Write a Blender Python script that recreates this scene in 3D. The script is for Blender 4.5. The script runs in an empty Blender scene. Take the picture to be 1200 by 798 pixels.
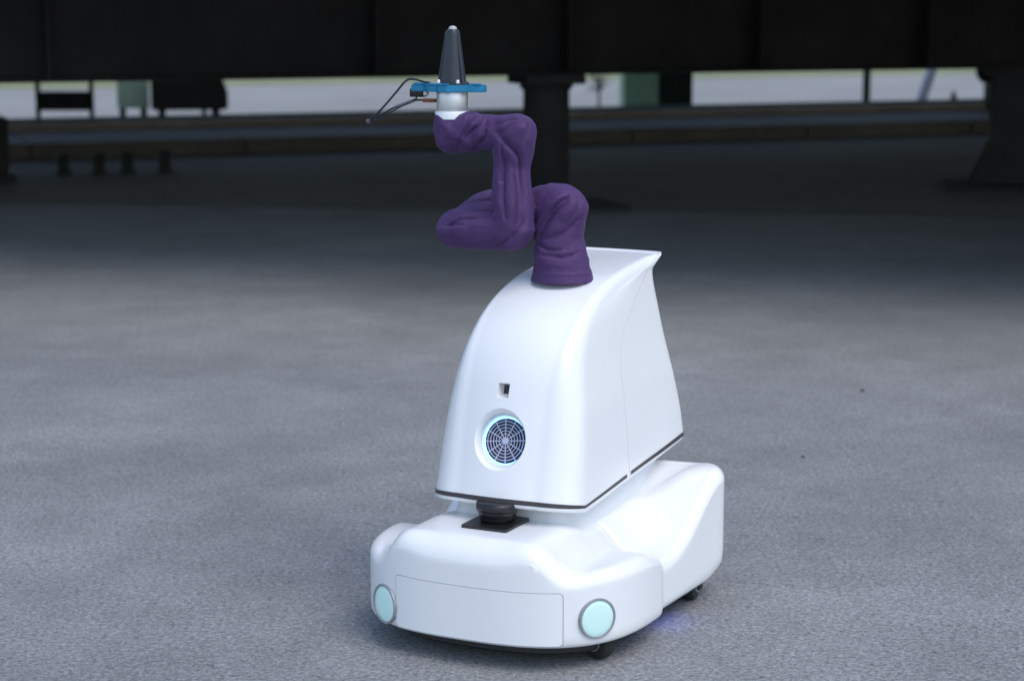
import bpy, bmesh, math, random
import numpy as np
from mathutils import Vector, Matrix, noise

random.seed(7)
scn = bpy.context.scene
COL = scn.collection
R = math.radians

# ------------------------------------------------------------------ camera, sky, sun, exposure
cam_d = bpy.data.cameras.new('camera')
cam = bpy.data.objects.new('camera', cam_d)
COL.objects.link(cam)
cam.location = (0, 0, 1.53)
cam.rotation_euler = (R(90 - 9.671), 0, 0)
cam_d.sensor_width = 36.0
cam_d.lens = 72.0
cam_d.clip_start = 0.1
cam_d.clip_end = 2000.0
cam_d.dof.use_dof = True
cam_d.dof.focus_distance = 4.75
cam_d.dof.aperture_fstop = 3.4
scn.camera = cam

SUN_EL, SUN_AZ = 58.0, 140.0          # azimuth clockwise from +Y (camera looks along +Y)
world = bpy.data.worlds.new('World')
scn.world = world
world.use_nodes = True
wn = world.node_tree
wn.nodes.clear()
w_out = wn.nodes.new('ShaderNodeOutputWorld')
w_bg = wn.nodes.new('ShaderNodeBackground')
w_sky = wn.nodes.new('ShaderNodeTexSky')
w_sky.sky_type = 'NISHITA'
w_sky.sun_disc = False
w_sky.sun_elevation = R(SUN_EL)
w_sky.sun_rotation = R(SUN_AZ)
w_sky.air_density = 1.0
w_sky.dust_density = 1.0
w_sky.ozone_density = 0.0
w_bg.inputs['Strength'].default_value = 0.15
wn.links.new(w_sky.outputs['Color'], w_bg.inputs['Color'])
wn.links.new(w_bg.outputs['Background'], w_out.inputs['Surface'])

sun_d = bpy.data.lights.new('sun', 'SUN')
sun_d.energy = 0.95
sun_d.angle = R(40)
sun_d.color = (1.0, 0.97, 0.93)
sun = bpy.data.objects.new('sun', sun_d)
COL.objects.link(sun)
sd = Vector((math.sin(R(SUN_AZ)) * math.cos(R(SUN_EL)), math.cos(R(SUN_AZ)) * math.cos(R(SUN_EL)), math.sin(R(SUN_EL))))
sun.rotation_euler = sd.to_track_quat('Z', 'Y').to_euler()
sun.location = sd * 30

scn.render.engine = 'CYCLES'
scn.view_settings.view_transform = 'Standard'
scn.view_settings.look = 'None'
scn.view_settings.gamma = 1.0
scn.view_settings.use_curve_mapping = False
scn.view_settings.exposure = 0.70

# ------------------------------------------------------------------ helpers
def tag(o, label=None, cat=None, group=None, kind=None):
    if label: o['label'] = label
    if cat: o['category'] = cat
    if group: o['group'] = group
    if kind: o['kind'] = kind
    return o

def empty(name, loc=(0, 0, 0), rz=0.0):
    o = bpy.data.objects.new(name, None)
    o.empty_display_size = 0.1
    COL.objects.link(o)
    o.location = loc
    o.rotation_euler = (0, 0, rz)
    return o

def link(name, me, mat=None, parent=None, smooth=None):
    if mat is not None and not me.materials:
        me.materials.append(mat)
    if smooth is not None:
        shade(me, smooth)
    o = bpy.data.objects.new(name, me)
    COL.objects.link(o)
    if parent: o.parent = parent
    return o

def shade(me, ang):
    bm = bmesh.new(); bm.from_mesh(me)
    for f in bm.faces: f.smooth = True
    a = R(ang)
    for e in bm.edges:
        e.smooth = not (len(e.link_faces) == 2 and e.calc_face_angle(0.0) > a)
    bm.to_mesh(me); bm.free()

def mesh_from(verts, faces, name='mesh'):
    me = bpy.data.meshes.new(name)
    me.from_pydata([tuple(v) for v in verts], [], faces)
    me.update()
    return me

def fixn(me):
    bm = bmesh.new(); bm.from_mesh(me)
    bmesh.ops.recalc_face_normals(bm, faces=bm.faces)
    bm.to_mesh(me); bm.free()
    return me

def boxes(lst, bevel=0.0, seg=2):
    """lst of (cx,cy,cz,sx,sy,sz[,rotz]) -> one mesh"""
    bm = bmesh.new()
    for b in lst:
        m = Matrix.Translation(b[:3])
        if len(b) > 6: m = m @ Matrix.Rotation(b[6], 4, 'Z')
        m = m @ Matrix.Diagonal((b[3], b[4], b[5], 1))
        bmesh.ops.create_cube(bm, size=1.0, matrix=m)
    if bevel:
        bmesh.ops.bevel(bm, geom=list(bm.edges), offset=bevel, segments=seg, affect='EDGES', profile=0.5)
    me = bpy.data.meshes.new('box'); bm.to_mesh(me); bm.free()
    return me

def lathe(prof, n=32, axis='Z', cap=True):
    """prof list of (r, h)"""
    V, F = [], []
    for r, hh in prof:
        for i in range(n):
            a = 2 * math.pi * i / n
            p = (r * math.cos(a), r * math.sin(a), hh)
            if axis == 'Y': p = (p[0], p[2], p[1])
            if axis == 'X': p = (p[2], p[0], p[1])
            V.append(p)
    for k in range(len(prof) - 1):
        for i in range(n):
            j = (i + 1) % n
            F.append((k * n + i, k * n + j, (k + 1) * n + j, (k + 1) * n + i))
    if cap:
        F.append(tuple(range(n))[::-1])
        F.append(tuple((len(prof) - 1) * n + i for i in range(n)))
    return fixn(mesh_from(V, F))

def torus(Rm, r, n=48, m=8):
    V, F = [], []
    for i in range(n):
        a = 2 * math.pi * i / n
        for j in range(m):
            b = 2 * math.pi * j / m
            rr = Rm + r * math.cos(b)
            V.append((rr * math.cos(a), rr * math.sin(a), r * math.sin(b)))
    for i in range(n):
        for j in range(m):
            F.append((i * m + j, ((i + 1) % n) * m + j, ((i + 1) % n) * m + (j + 1) % m, i * m + (j + 1) % m))
    return fixn(mesh_from(V, F))

def catmull(pts, k=8):
    P = [Vector(p) for p in pts]
    out = []
    for i in range(len(P) - 1):
        p0 = P[max(i - 1, 0)]; p1 = P[i]; p2 = P[i + 1]; p3 = P[min(i + 2, len(P) - 1)]
        for j in range(k):
            t = j / k
            out.append(0.5 * ((2 * p1) + (p2 - p0) * t + (2 * p0 - 5 * p1 + 4 * p2 - p3) * t * t + (3 * p1 - p0 - 3 * p2 + p3) * t ** 3))
    out.append(P[-1])
    return out

def tube(path, r, n=10):
    """path list of Vector, r float or list"""
    P = [Vector(p) for p in path]
    rs = r if isinstance(r, (list, tuple)) else [r] * len(P)
    V, F = [], []
    up = Vector((0.13, 0.21, 0.97))
    for i, p in enumerate(P):
        t = (P[min(i + 1, len(P) - 1)] - P[max(i - 1, 0)]).normalized()
        a = t.cross(up)
        if a.length < 1e-4: a = t.cross(Vector((1, 0, 0)))
        a.normalize(); b = t.cross(a).normalized()
        for j in range(n):
            th = 2 * math.pi * j / n
            V.append(p + (a * math.cos(th) + b * math.sin(th)) * rs[i])
    for i in range(len(P) - 1):
        for j in range(n):
            F.append((i * n + j, i * n + (j + 1) % n, (i + 1) * n + (j + 1) % n, (i + 1) * n + j))
    F.append(tuple(range(n))); F.append(tuple((len(P) - 1) * n + j for j in range(n)))
    return fixn(mesh_from(V, F))

def join_meshes(ms):
    bm = bmesh.new()
    for m in ms: bm.from_mesh(m)
    me = bpy.data.meshes.new('joined'); bm.to_mesh(me); bm.free()
    return me

def baked(o):
    """evaluate the modifiers of o and return a plain mesh"""
    dg = bpy.context.evaluated_depsgraph_get()
    dg.update()
    me = bpy.data.meshes.new_from_object(o.evaluated_get(dg))
    return me

def boolean_cut(me, cutters):
    o = bpy.data.objects.new('tmp', me); COL.objects.link(o)
    tmp = [o]
    for c in cutters:
        co = bpy.data.objects.new('tmpc', c); COL.objects.link(co); tmp.append(co)
        md = o.modifiers.new('b', 'BOOLEAN'); md.object = co; md.operation = 'DIFFERENCE'; md.solver = 'EXACT'
    r = baked(o)
    for t in tmp: bpy.data.objects.remove(t)
    return r

def sstep(a, b, x):
    t = np.clip((np.asarray(x, float) - a) / (b - a), 0, 1)
    return t * t * (3 - 2 * t)

# ------------------------------------------------------------------ materials
def mat(name, col, rough=0.5, metal=0.0, coat=0.0, spec=None, var=0.0, vscale=8.0, bump=0.0, bscale=60.0,
        emit=None, estr=0.0, rvar=0.0):
    m = bpy.data.materials.new(name); m.use_nodes = True
    nt = m.node_tree; b = nt.nodes['Principled BSDF']
    b.inputs['Base Color'].default_value = (*col, 1)
    b.inputs['Roughness'].default_value = rough
    b.inputs['Metallic'].default_value = metal
    b.inputs['Coat Weight'].default_value = coat
    b.inputs['Coat Roughness'].default_value = 0.08
    if spec is not None: b.inputs['Specular IOR Level'].default_value = spec
    if emit:
        b.inputs['Emission Color'].default_value = (*emit, 1); b.inputs['Emission Strength'].default_value = estr
    tc = nt.nodes.new('ShaderNodeTexCoord')
    if var or rvar:
        n = nt.nodes.new('ShaderNodeTexNoise'); n.inputs['Scale'].default_value = vscale
        n.inputs['Detail'].default_value = 6; n.inputs['Roughness'].default_value = 0.65
        nt.links.new(tc.outputs['Object'], n.inputs['Vector'])
        if var:
            mr = nt.nodes.new('ShaderNodeMapRange')
            mr.inputs['From Min'].default_value = 0.25; mr.inputs['From Max'].default_value = 0.75
            mr.inputs['To Min'].default_value = 1 - var; mr.inputs['To Max'].default_value = 1 + var
            nt.links.new(n.outputs['Fac'], mr.inputs['Value'])
            mx = nt.nodes.new('ShaderNodeVectorMath'); mx.operation = 'SCALE'
            mx.inputs[0].default_value = col
            nt.links.new(mr.outputs['Result'], mx.inputs['Scale'])
            nt.links.new(mx.outputs['Vector'], b.inputs['Base Color'])
        if rvar:
            m2 = nt.nodes.new('ShaderNodeMapRange')
            m2.inputs['From Min'].default_value = 0.3; m2.inputs['From Max'].default_value = 0.7
            m2.inputs['To Min'].default_value = max(rough - rvar, 0.02); m2.inputs['To Max'].default_value = rough + rvar
            nt.links.new(n.outputs['Fac'], m2.inputs['Value'])
            nt.links.new(m2.outputs['Result'], b.inputs['Roughness'])
    if bump:
        n2 = nt.nodes.new('ShaderNodeTexNoise'); n2.inputs['Scale'].default_value = bscale
        n2.inputs['Detail'].default_value = 4
        nt.links.new(tc.outputs['Object'], n2.inputs['Vector'])
        bp = nt.nodes.new('ShaderNodeBump'); bp.inputs['Strength'].default_value = bump
        bp.inputs['Distance'].default_value = 0.01
        nt.links.new(n2.outputs['Fac'], bp.inputs['Height'])
        nt.links.new(bp.outputs['Normal'], b.inputs['Normal'])
    return m

M = {}
M['white'] = mat('white_gloss_plastic', (0.81, 0.81, 0.81), rough=0.32, coat=0.35, var=0.015, vscale=3.0, rvar=0.05)
M['neck'] = mat('white_satin_plastic', (0.72, 0.74, 0.76), rough=0.4)
M['stripe'] = mat('dark_grey_trim', (0.045, 0.038, 0.042), rough=0.45)
M['gasket'] = mat('grey_joint', (0.38, 0.39, 0.41), rough=0.7)
M['seam'] = mat('pale_grey_joint', (0.50, 0.51, 0.53), rough=0.6)
M['black'] = mat('black_plastic', (0.012, 0.012, 0.013), rough=0.35)
M['glossblack'] = mat('gloss_black', (0.008, 0.008, 0.01), rough=0.3)
M['rubber'] = mat('black_rubber', (0.018, 0.018, 0.018), rough=0.8)
M['chassis'] = mat('dark_chassis', (0.02, 0.02, 0.022), rough=0.7)
M['lens'] = mat('turquoise_lens', (0.60, 0.80, 0.77), rough=0.25, coat=0.5, emit=(0.35, 0.85, 0.82), estr=0.06)
M['bezel'] = mat('grey_bezel', (0.30, 0.31, 0.33), rough=0.4, metal=0.2)
M['navy'] = mat('navy_fan_backing', (0.012, 0.014, 0.05), rough=0.4)
M['grille'] = mat('pale_lavender_grille', (0.50, 0.52, 0.66), rough=0.35)
M['ledblue'] = mat('blue_led', (0.2, 0.5, 0.9), rough=0.4, emit=(0.25, 0.6, 1.0), estr=1.7)
M['led_under'] = mat('blue_led_strip', (0.2, 0.3, 0.9), rough=0.4, emit=(0.08, 0.14, 1.0), estr=4.0)
M['window'] = mat('dark_sensor_window', (0.02, 0.008, 0.012), rough=0.1)
M['steel'] = mat('brushed_steel', (0.70, 0.70, 0.71), rough=0.42, metal=0.9, bump=0.05, bscale=200)
M['whitering'] = mat('white_collar', (0.78, 0.79, 0.82), rough=0.4)
M['blue'] = mat('blue_anodised_bracket', (0.008, 0.19, 0.36), rough=0.35, metal=0.25, var=0.06, vscale=30)
M['antenna'] = mat('charcoal_antenna', (0.022, 0.026, 0.036), rough=0.42, bump=0.04, bscale=300)
M['greytip'] = mat('grey_tip', (0.40, 0.40, 0.40), rough=0.4)
M['orange'] = mat('orange_brown_connector', (0.20, 0.055, 0.02), rough=0.5)
M['cable'] = mat('black_cable', (0.014, 0.014, 0.018), rough=0.5)
M['sheath'] = mat('grey_cable_sheath', (0.10, 0.10, 0.12), rough=0.6)
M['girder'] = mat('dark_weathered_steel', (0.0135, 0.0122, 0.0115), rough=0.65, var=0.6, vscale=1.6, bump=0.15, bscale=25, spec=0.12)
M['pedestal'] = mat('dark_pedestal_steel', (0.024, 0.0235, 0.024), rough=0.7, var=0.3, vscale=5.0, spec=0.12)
M['rail'] = mat('rail_steel', (0.27, 0.245, 0.235), rough=0.6, var=0.25, vscale=2.0, spec=0.12)
M['railgreen'] = mat('green_pipe', (0.05, 0.09, 0.08), rough=0.5)
M['kerb'] = mat('dirty_concrete', (0.108, 0.100, 0.092), rough=0.85, var=0.3, vscale=1.5, bump=0.2, bscale=20, spec=0.12)
M['green'] = mat('green_painted_steel', (0.22, 0.40, 0.28), rough=0.5, var=0.15, vscale=3.0)
M['darkgreen'] = mat('dark_green_steel', (0.010, 0.022, 0.018), rough=0.5, spec=0.12)
M['palegreen'] = mat('pale_green_steel', (0.16, 0.26, 0.21), rough=0.5, var=0.12, vscale=3.0)
M['machine'] = mat('dark_machine_paint', (0.018, 0.02, 0.02), rough=0.5, var=0.2, vscale=3.0, spec=0.12)
M['paleblue'] = mat('pale_blue_pole', (0.34, 0.40, 0.52), rough=0.5)
M['twig'] = mat('dry_twig', (0.03, 0.026, 0.022), rough=0.9)
M['pebble'] = mat('dark_pebble', (0.05, 0.048, 0.046), rough=0.8)

def ground_material():
    m = bpy.data.materials.new('worn_asphalt'); m.use_nodes = True
    nt = m.node_tree; N = nt.nodes; L = nt.links
    b = N['Principled BSDF']
    tc = N.new('ShaderNodeTexCoord')
    def nz(scale, detail=4, rough=0.6, dist=0.0):
        n = N.new('ShaderNodeTexNoise'); n.inputs['Scale'].default_value = scale
        n.inputs['Detail'].default_value = detail; n.inputs['Roughness'].default_value = rough
        n.inputs['Distortion'].default_value = dist
        L.new(tc.outputs['Object'], n.inputs['Vector']); return n
    def rng(n, a, c, lo, hi, out='Fac'):
        r = N.new('ShaderNodeMapRange'); r.inputs['From Min'].default_value = a; r.inputs['From Max'].default_value = c
        r.inputs['To Min'].default_value = lo; r.inputs['To Max'].default_value = hi
        L.new(n.outputs[out], r.inputs['Value']); return r
    def mul(a, c):
        k = N.new('ShaderNodeMath'); k.operation = 'MULTIPLY'
        L.new(a.outputs[0], k.inputs[0]); L.new(c.outputs[0], k.inputs[1]); return k
    big = rng(nz(0.55, 5, 0.6, 0.6), 0.3, 0.7, 0.84, 1.14)
    huge = rng(nz(0.16, 3, 0.5, 0.3), 0.35, 0.65, 0.84, 1.12)
    mid = rng(nz(3.2, 6, 0.7), 0.3, 0.7, 0.86, 1.12)
    fine = rng(nz(80, 4, 0.75), 0.30, 0.70, 0.45, 1.5)
    finer = rng(nz(260, 2, 0.6), 0.3, 0.7, 0.75, 1.25)
    vor = N.new('ShaderNodeTexVoronoi'); vor.inputs['Scale'].default_value = 150
    L.new(tc.outputs['Object'], vor.inputs['Vector'])
    sep = N.new('ShaderNodeSeparateColor'); L.new(vor.outputs['Color'], sep.inputs['Color'])
    vr = rng(sep, 0.0, 1.0, 0.80, 1.20, 'Red')
    # dark specks
    sp = rng(nz(28, 3, 0.8), 0.30, 0.40, 0.50, 1.0)
    t = mul(mul(mul(mul(big, huge), mid), mul(fine, finer)), mul(vr, sp))
    sc = N.new('ShaderNodeVectorMath'); sc.operation = 'SCALE'
    sc.inputs[0].default_value = (0.256, 0.260, 0.258)
    L.new(t.outputs[0], sc.inputs['Scale'])
    L.new(sc.outputs['Vector'], b.inputs['Base Color'])
    rr = rng(nz(1.4, 4), 0.3, 0.7, 0.62, 0.80)
    L.new(rr.outputs[0], b.inputs['Roughness'])
    hsum = N.new('ShaderNodeMath'); hsum.operation = 'ADD'
    L.new(fine.outputs[0], hsum.inputs[0]); L.new(finer.outputs[0], hsum.inputs[1])
    bp = N.new('ShaderNodeBump'); bp.inputs['Strength'].default_value = 0.45; bp.inputs['Distance'].default_value = 0.004
    L.new(hsum.outputs[0], bp.inputs['Height'])
    L.new(bp.outputs['Normal'], b.inputs['Normal'])
    return m
M['ground'] = ground_material()
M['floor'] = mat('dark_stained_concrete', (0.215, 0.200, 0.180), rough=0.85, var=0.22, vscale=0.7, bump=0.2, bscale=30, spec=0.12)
M['yard'] = mat('pale_concrete_yard', (0.25, 0.245, 0.232), rough=0.85, var=0.15, vscale=0.4)
M['grass'] = mat('dry_grass', (0.20, 0.21, 0.10), rough=0.95, var=0.3, vscale=0.6)

def fabric_material():
    m = mat('purple_fabric', (0.056, 0.021, 0.099), rough=0.72, var=0.10, vscale=14, bump=0.10, bscale=420)
    b = m.node_tree.nodes['Principled BSDF']
    b.inputs['Sheen Weight'].default_value = 0.10
    b.inputs['Sheen Roughness'].default_value = 0.4
    b.inputs['Sheen Tint'].default_value = (0.55, 0.4, 0.8, 1)
    return m
M['fabric'] = fabric_material()

# ------------------------------------------------------------------ ground and far yard
me = mesh_from([(-300, -60, 0), (300, -60, 0), (300, 900, 0), (-300, 900, 0)], [(0, 1, 2, 3)])
tag(link('ground', me, M['ground']), kind='structure')

# site axes of the steel structure (turned 20 degrees to the camera axis)
SA = R(20.0)
SO = Vector((0.30, 14.65, 0))
EX = Vector((math.cos(SA), math.sin(SA), 0)); NY = Vector((-math.sin(SA), math.cos(SA), 0))
def S(a, b, z=0.0): return SO + EX * a + NY * b + Vector((0, 0, z))

me = mesh_from([S(-150, 8.2, .004), S(150, 8.2, .004), S(150, 26, .004), S(-150, 26, .004)], [(0, 1, 2, 3)])
tag(link('yard', me, M['yard']), kind='structure')
me = mesh_from([S(-250, 19.5, .008), S(250, 19.5, .008), S(250, 400, .008), S(-250, 400, .008)], [(0, 1, 2, 3)])
tag(link('grass_verge', me, M['grass']), kind='structure')

# ------------------------------------------------------------------ steel platform overhead
plat = empty('steel_platform', S(0, 0), SA)
tag(plat, 'dark weathered steel platform girder carried on pedestals across the top of the picture', 'girder')
GZ = 0.95
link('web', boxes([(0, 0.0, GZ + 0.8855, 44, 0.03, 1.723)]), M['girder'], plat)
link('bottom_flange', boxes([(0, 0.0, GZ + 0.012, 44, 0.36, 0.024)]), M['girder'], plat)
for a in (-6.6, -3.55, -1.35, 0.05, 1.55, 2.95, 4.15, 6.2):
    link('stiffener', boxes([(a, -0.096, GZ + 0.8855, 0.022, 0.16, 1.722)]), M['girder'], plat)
# unseen rear girder and deck, added to shade the ground; near edge runs slantwise
link('web', boxes([(0, 6.2, GZ + 0.8385, 44, 0.03, 1.818)]), M['girder'], plat)  # unseen rear web, brought low to block light from the far side
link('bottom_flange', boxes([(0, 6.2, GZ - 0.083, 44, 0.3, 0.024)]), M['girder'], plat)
DZ = 2.7
pts = []
for q in (Vector((-22, 18.2, 0)), Vector((22, 4.3, 0)), S(22, 8.0), S(-22, 8.0)):
    d = q - SO; pts.append((d.dot(EX), d.dot(NY)))
V = [(x, y, DZ) for x, y in pts] + [(x, y, DZ + 0.25) for x, y in pts]
link('shade_deck', fixn(mesh_from(V, [(0, 1, 2, 3), (4, 5, 6, 7), (0, 1, 5, 4), (1, 2, 6, 5), (2, 3, 7, 6), (3, 0, 4, 7)])), M['girder'], plat)

def pedestal(a, b, label, flare=False):
    p = empty('pedestal', S(a, b), R(-8) if flare else SA)
    tag(p, label, 'pedestal', 'pedestals under the steel platform')
    if flare:
        link('column', boxes([(0, 0, 0.47, 0.30, 0.30, 0.85)], 0.012), M['pedestal'], p)
        for s in (-1, 1):
            V = [(s * .15, 0.012, .045), (s * .30, 0.012, .045), (s * .15, 0.012, .38), (s * .15, -.012, .045), (s * .30, -.012, .045), (s * .15, -.012, .38)]
            for dy in (-0.13, 0.0, 0.13):
                g = mesh_from([(x, y + dy, z) for x, y, z in V], [(0, 1, 2), (5, 4, 3), (0, 3, 4, 1), (1, 4, 5, 2), (2, 5, 3, 0)])
                link('gusset', fixn(g), M['pedestal'], p)
        link('base_plate', boxes([(0, 0, 0.0225, 1.0, 0.6, 0.045)], 0.006), M['pedestal'], p)
        link('top_plate', boxes([(0, 0, 0.9165, 0.46, 0.42, 0.064)], 0.005), M['pedestal'], p)
    else:
        link('column', lathe([(.165, .03), (.165, .87)], 40), M['pedestal'], p, 40)
        link('base_plate', boxes([(0.06, 0, 0.015, 0.95, 0.6, 0.03)], 0.006), M['pedestal'], p)
        link('collar', lathe([(.175, .845), (.19, .86), (.19, .875), (.175, .88)], 40), M['pedestal'], p, 40)
        link('top_plate', boxes([(0, 0, 0.9165, 0.44, 0.42, 0.064)], 0.005), M['pedestal'], p)
    return p
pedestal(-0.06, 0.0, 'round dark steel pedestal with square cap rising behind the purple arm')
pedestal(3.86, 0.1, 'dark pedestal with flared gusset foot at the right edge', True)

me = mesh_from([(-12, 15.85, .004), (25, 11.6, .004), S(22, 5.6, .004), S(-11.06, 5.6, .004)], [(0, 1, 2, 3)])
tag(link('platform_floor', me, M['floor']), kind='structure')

# black block standing at the left picture edge
b = empty('steel_block', (-4.30, 16.75, 0), SA)
tag(b, 'black steel block cut off by the left picture edge', 'block')
link('body', boxes([(0, 0, 0.30, 0.34, 0.4, 0.44)], 0.015), M['machine'], b)
link('base', boxes([(0, 0, 0.04, 0.42, 0.46, 0.08)], 0.01), M['machine'], b)

# ------------------------------------------------------------------ kerb, rail and pipe behind the structure
k = empty('kerb', S(0, 5.55), SA)
tag(k, 'low dark concrete kerb step running behind the pedestals', 'kerb')
for i in range(-9, 10):
    link('kerb_stone', boxes([(i * 2.0, 0.75, 0.075, 1.985, 1.5, 0.15)], 0.012), M['kerb'], k)
link('drain_hole', lathe([(.035, -0.004), (.035, 0.02)], 16, 'Y'), M['black'], k).location = (0.95, 0.0, 0.085)
r = empty('steel_rail', S(0, 7.2), SA)
tag(r, 'long rusty brown steel rail raised on blocks before the bright yard', 'rail')
link('channel', boxes([(0, 0, 0.195, 40, 0.10, 0.085)], 0.01), M['rail'], r)
link('shadow_strip', boxes([(0, 0.02, 0.075, 40, 0.08, 0.15)]), M['black'], r)  # black strip standing in for the shadowed gap under the channel
for i in range(-9, 10):
    link('block', boxes([(i * 2.1, 0, 0.078, 0.16, 0.14, 0.145)]), M['black'], r)
gp = tag(link('pipe', tube([S(-20, 7.42, .245), S(0, 7.42, .245), S(20, 7.42, .245)], 0.026, 12), M['railgreen'], None, 50),
         'thin dark green pipe lying along the top of the brown rail', 'pipe')

# ------------------------------------------------------------------ things in the far yard
c = empty('steel_cabinet', (1.62, 24.7, 0), R(3))
tag(c, 'green steel cabinet with a shaded side behind the round pedestal', 'cabinet')
link('body', boxes([(-0.10, 0, 0.44, 0.42, 0.5, 0.72)], 0.01), M['green'], c)
link('shaded_side', boxes([(0.32, -0.03, 0.44, 0.38, 0.5, 0.74)], 0.01), M['darkgreen'], c)  # unlit side of the cabinet, its shade put in as dark green
link('top_beam', boxes([(0.22, -0.02, 0.86, 0.84, 0.5, 0.10)], 0.01), M['machine'], c)
link('foot', boxes([(0.20, -0.02, 0.04, 0.40, 0.46, 0.08)]), M['machine'], c)

p = empty('fence_post', (4.49, 26.1, 0))
tag(p, 'slim dark green post standing alone in the bright gap at right', 'post')
link('post', lathe([(.05, 0), (.05, 1.0), (.045, 1.02)], 16), M['darkgreen'], p, 40)
link('foot_plate', boxes([(0, 0, 0.012, .16, .16, .016)]), M['darkgreen'], p)

p = empty('leaning_pole', (5.2, 26.4, 0))
tag(p, 'pale blue pole leaning right between the post and the right pedestal', 'pole')
link('shaft', tube([(0, 0, 0.0), (0.13, 0.02, 0.4), (0.34, 0.05, 1.05)], [.07, .066, .06], 14), M['paleblue'], p, 40)
link('shoe', lathe([(.09, 0), (.09, .03), (.075, .05)], 14), M['paleblue'], p, 40)

p = empty('ground_marker', (5.66, 26.4, 0))
tag(p, 'small dark cone marker on the rail left of the right pedestal', 'marker')
link('base', boxes([(0, 0, .05, .16, .16, .10)], .01), M['machine'], p)
link('cone', lathe([(.07, .10), (.045, .17), (.015, .27)], 14), M['machine'], p, 40)

p = empty('cable_drum', (5.62, 24.2, 0), R(20))
tag(p, 'dark green round drum peeking out beside the right pedestal', 'drum')
dr = lathe([(.17, -.1), (.17, -.075), (.10, -.07), (.10, .07), (.17, .075), (.17, .1)], 24, 'Y')
link('drum', dr, M['darkgreen'], p, 40).location = (0.02, 0, .62)
link('stand', boxes([(0, 0, .225, .07, .18, .45)]), M['darkgreen'], p)

# dry weed standing in the gap right of the round pedestal
p = empty('dry_weed', (1.06, 25.2, 0))
tag(p, 'bare dry weed with thin twigs in the gap beside the round pedestal', 'plant')
def twigs(seed, n):
    rnd = random.Random(seed); ms = []
    for i in range(n):
        z0 = rnd.uniform(0.3, 0.85); a = rnd.uniform(0, 6.28); l = rnd.uniform(.08, .24)
        q = Vector((rnd.uniform(-.02, .02), 0, z0)); d = Vector((math.cos(a), math.sin(a), rnd.uniform(.3, 1.2))).normalized()
        ms.append(tube([q, q + d * l * .5, q + d * l + Vector((0, 0, .03))], [.009, .006, .003], 5))
    return join_meshes(ms)
link('stem', tube([(0, 0, 0), (.01, 0, .4), (.02, .01, .75), (.05, .01, .98)], [.018, .015, .010, .004], 7), M['twig'], p)
link('twigs', twigs(3, 34), M['twig'], p)
def leafy(seed, n):
    rnd = random.Random(seed); V, F = [], []
    for i in range(n):
        z = rnd.uniform(.30, .98); rr = .09 if z > .55 else .16
        q = Vector((rnd.gauss(.03 if z > .55 else -.06, rr * .5), rnd.gauss(0, rr * .5), z)); s = rnd.uniform(.012, .026)
        a = Vector((rnd.gauss(0, 1), rnd.gauss(0, 1), rnd.gauss(0, 1))).normalized(); bb = a.orthogonal().normalized()
        k0 = len(V); V += [q - a * s, q + bb * s * .5, q + a * s, q - bb * s * .5]; F.append((k0, k0 + 1, k0 + 2, k0 + 3))
    return mesh_from(V, F)
link('withered_leaves', leafy(5, 130), M['twig'], p)

# left group: barrier frame, pale cabinet, dark rounded machine, low stands
f = empty('barrier_frame', (-4.65, 21.5, 0))
tag(f, 'dark green post frame with one wide board at far left', 'frame')
for x in (-0.30, 0.26):
    link('post', boxes([(x, 0, 0.36, .045, .045, .72)], .004), M['darkgreen'], f)
link('board', boxes([(-0.02, 0.0, .40, .512, .03, .20)], .004), M['machine'], f)
c = empty('pale_cabinet', (-4.40, 23.9, 0), R(12))
tag(c, 'pale green steel cabinet standing left of the dark rounded machine', 'cabinet')
link('body', boxes([(0, 0, .48, .36, .4, .56)], .012), M['palegreen'], c)
link('lid', boxes([(0, -0.002, .775, .38, .42, .03)], .006), M['palegreen'], c)
link('leg', boxes([(-.12, 0, .1, .07, .3, .2)]), M['machine'], c)
link('leg', boxes([(.12, 0, .1, .07, .3, .2)]), M['machine'], c)
g = empty('machine', (-3.66, 23.3, 0), R(10))
tag(g, 'dark rounded machine housing beside the pale green cabinet at left', 'machine')
prof = [(-.42, .22), (-.42, .72), (-.38, .80), (-.02, .80), (.06, .74), (.26, .66), (.38, .56), (.43, .42), (.43, .22)]
V = [(x, -.35, z) for x, z in prof] + [(x, .35, z) for x, z in prof]; n = len(prof)
F = [tuple(range(n)), tuple(range(n, 2 * n))] + [(i, (i + 1) % n, n + (i + 1) % n, n + i) for i in range(n)]
hm = fixn(mesh_from(V, F)); bm = bmesh.new(); bm.from_mesh(hm)
bmesh.ops.bevel(bm, geom=list(bm.edges), offset=.02, segments=3, affect='EDGES'); bm.to_mesh(hm); bm.free()
link('housing', hm, M['machine'], g, 30)
link('hood', boxes([(-.18, 0, .86, .46, .5, .11)], .02), M['machine'], g)
for x in (-.3, .3):
    for y in (-.25, .25):
        link('leg', boxes([(x, y, .11, .08, .08, .22)]), M['machine'], g)
p = tag(empty('thin_post', (-3.68, 24.6, 0)), 'thin dark green post rising behind the dark rounded machine', 'post')
link('post', lathe([(.03, 0), (.03, 1.0)], 12), M['darkgreen'], p)
link('foot_plate', boxes([(0, 0, .01, .14, .14, .02)]), M['darkgreen'], p)
stand_labels = ['leftmost of four low dark steel stands on the shaded floor at left',
                'second from left of four low dark steel stands on the shaded floor',
                'third from left of four low dark steel stands on the shaded floor',
                'rightmost of four low dark steel stands on the shaded floor at left']
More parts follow.
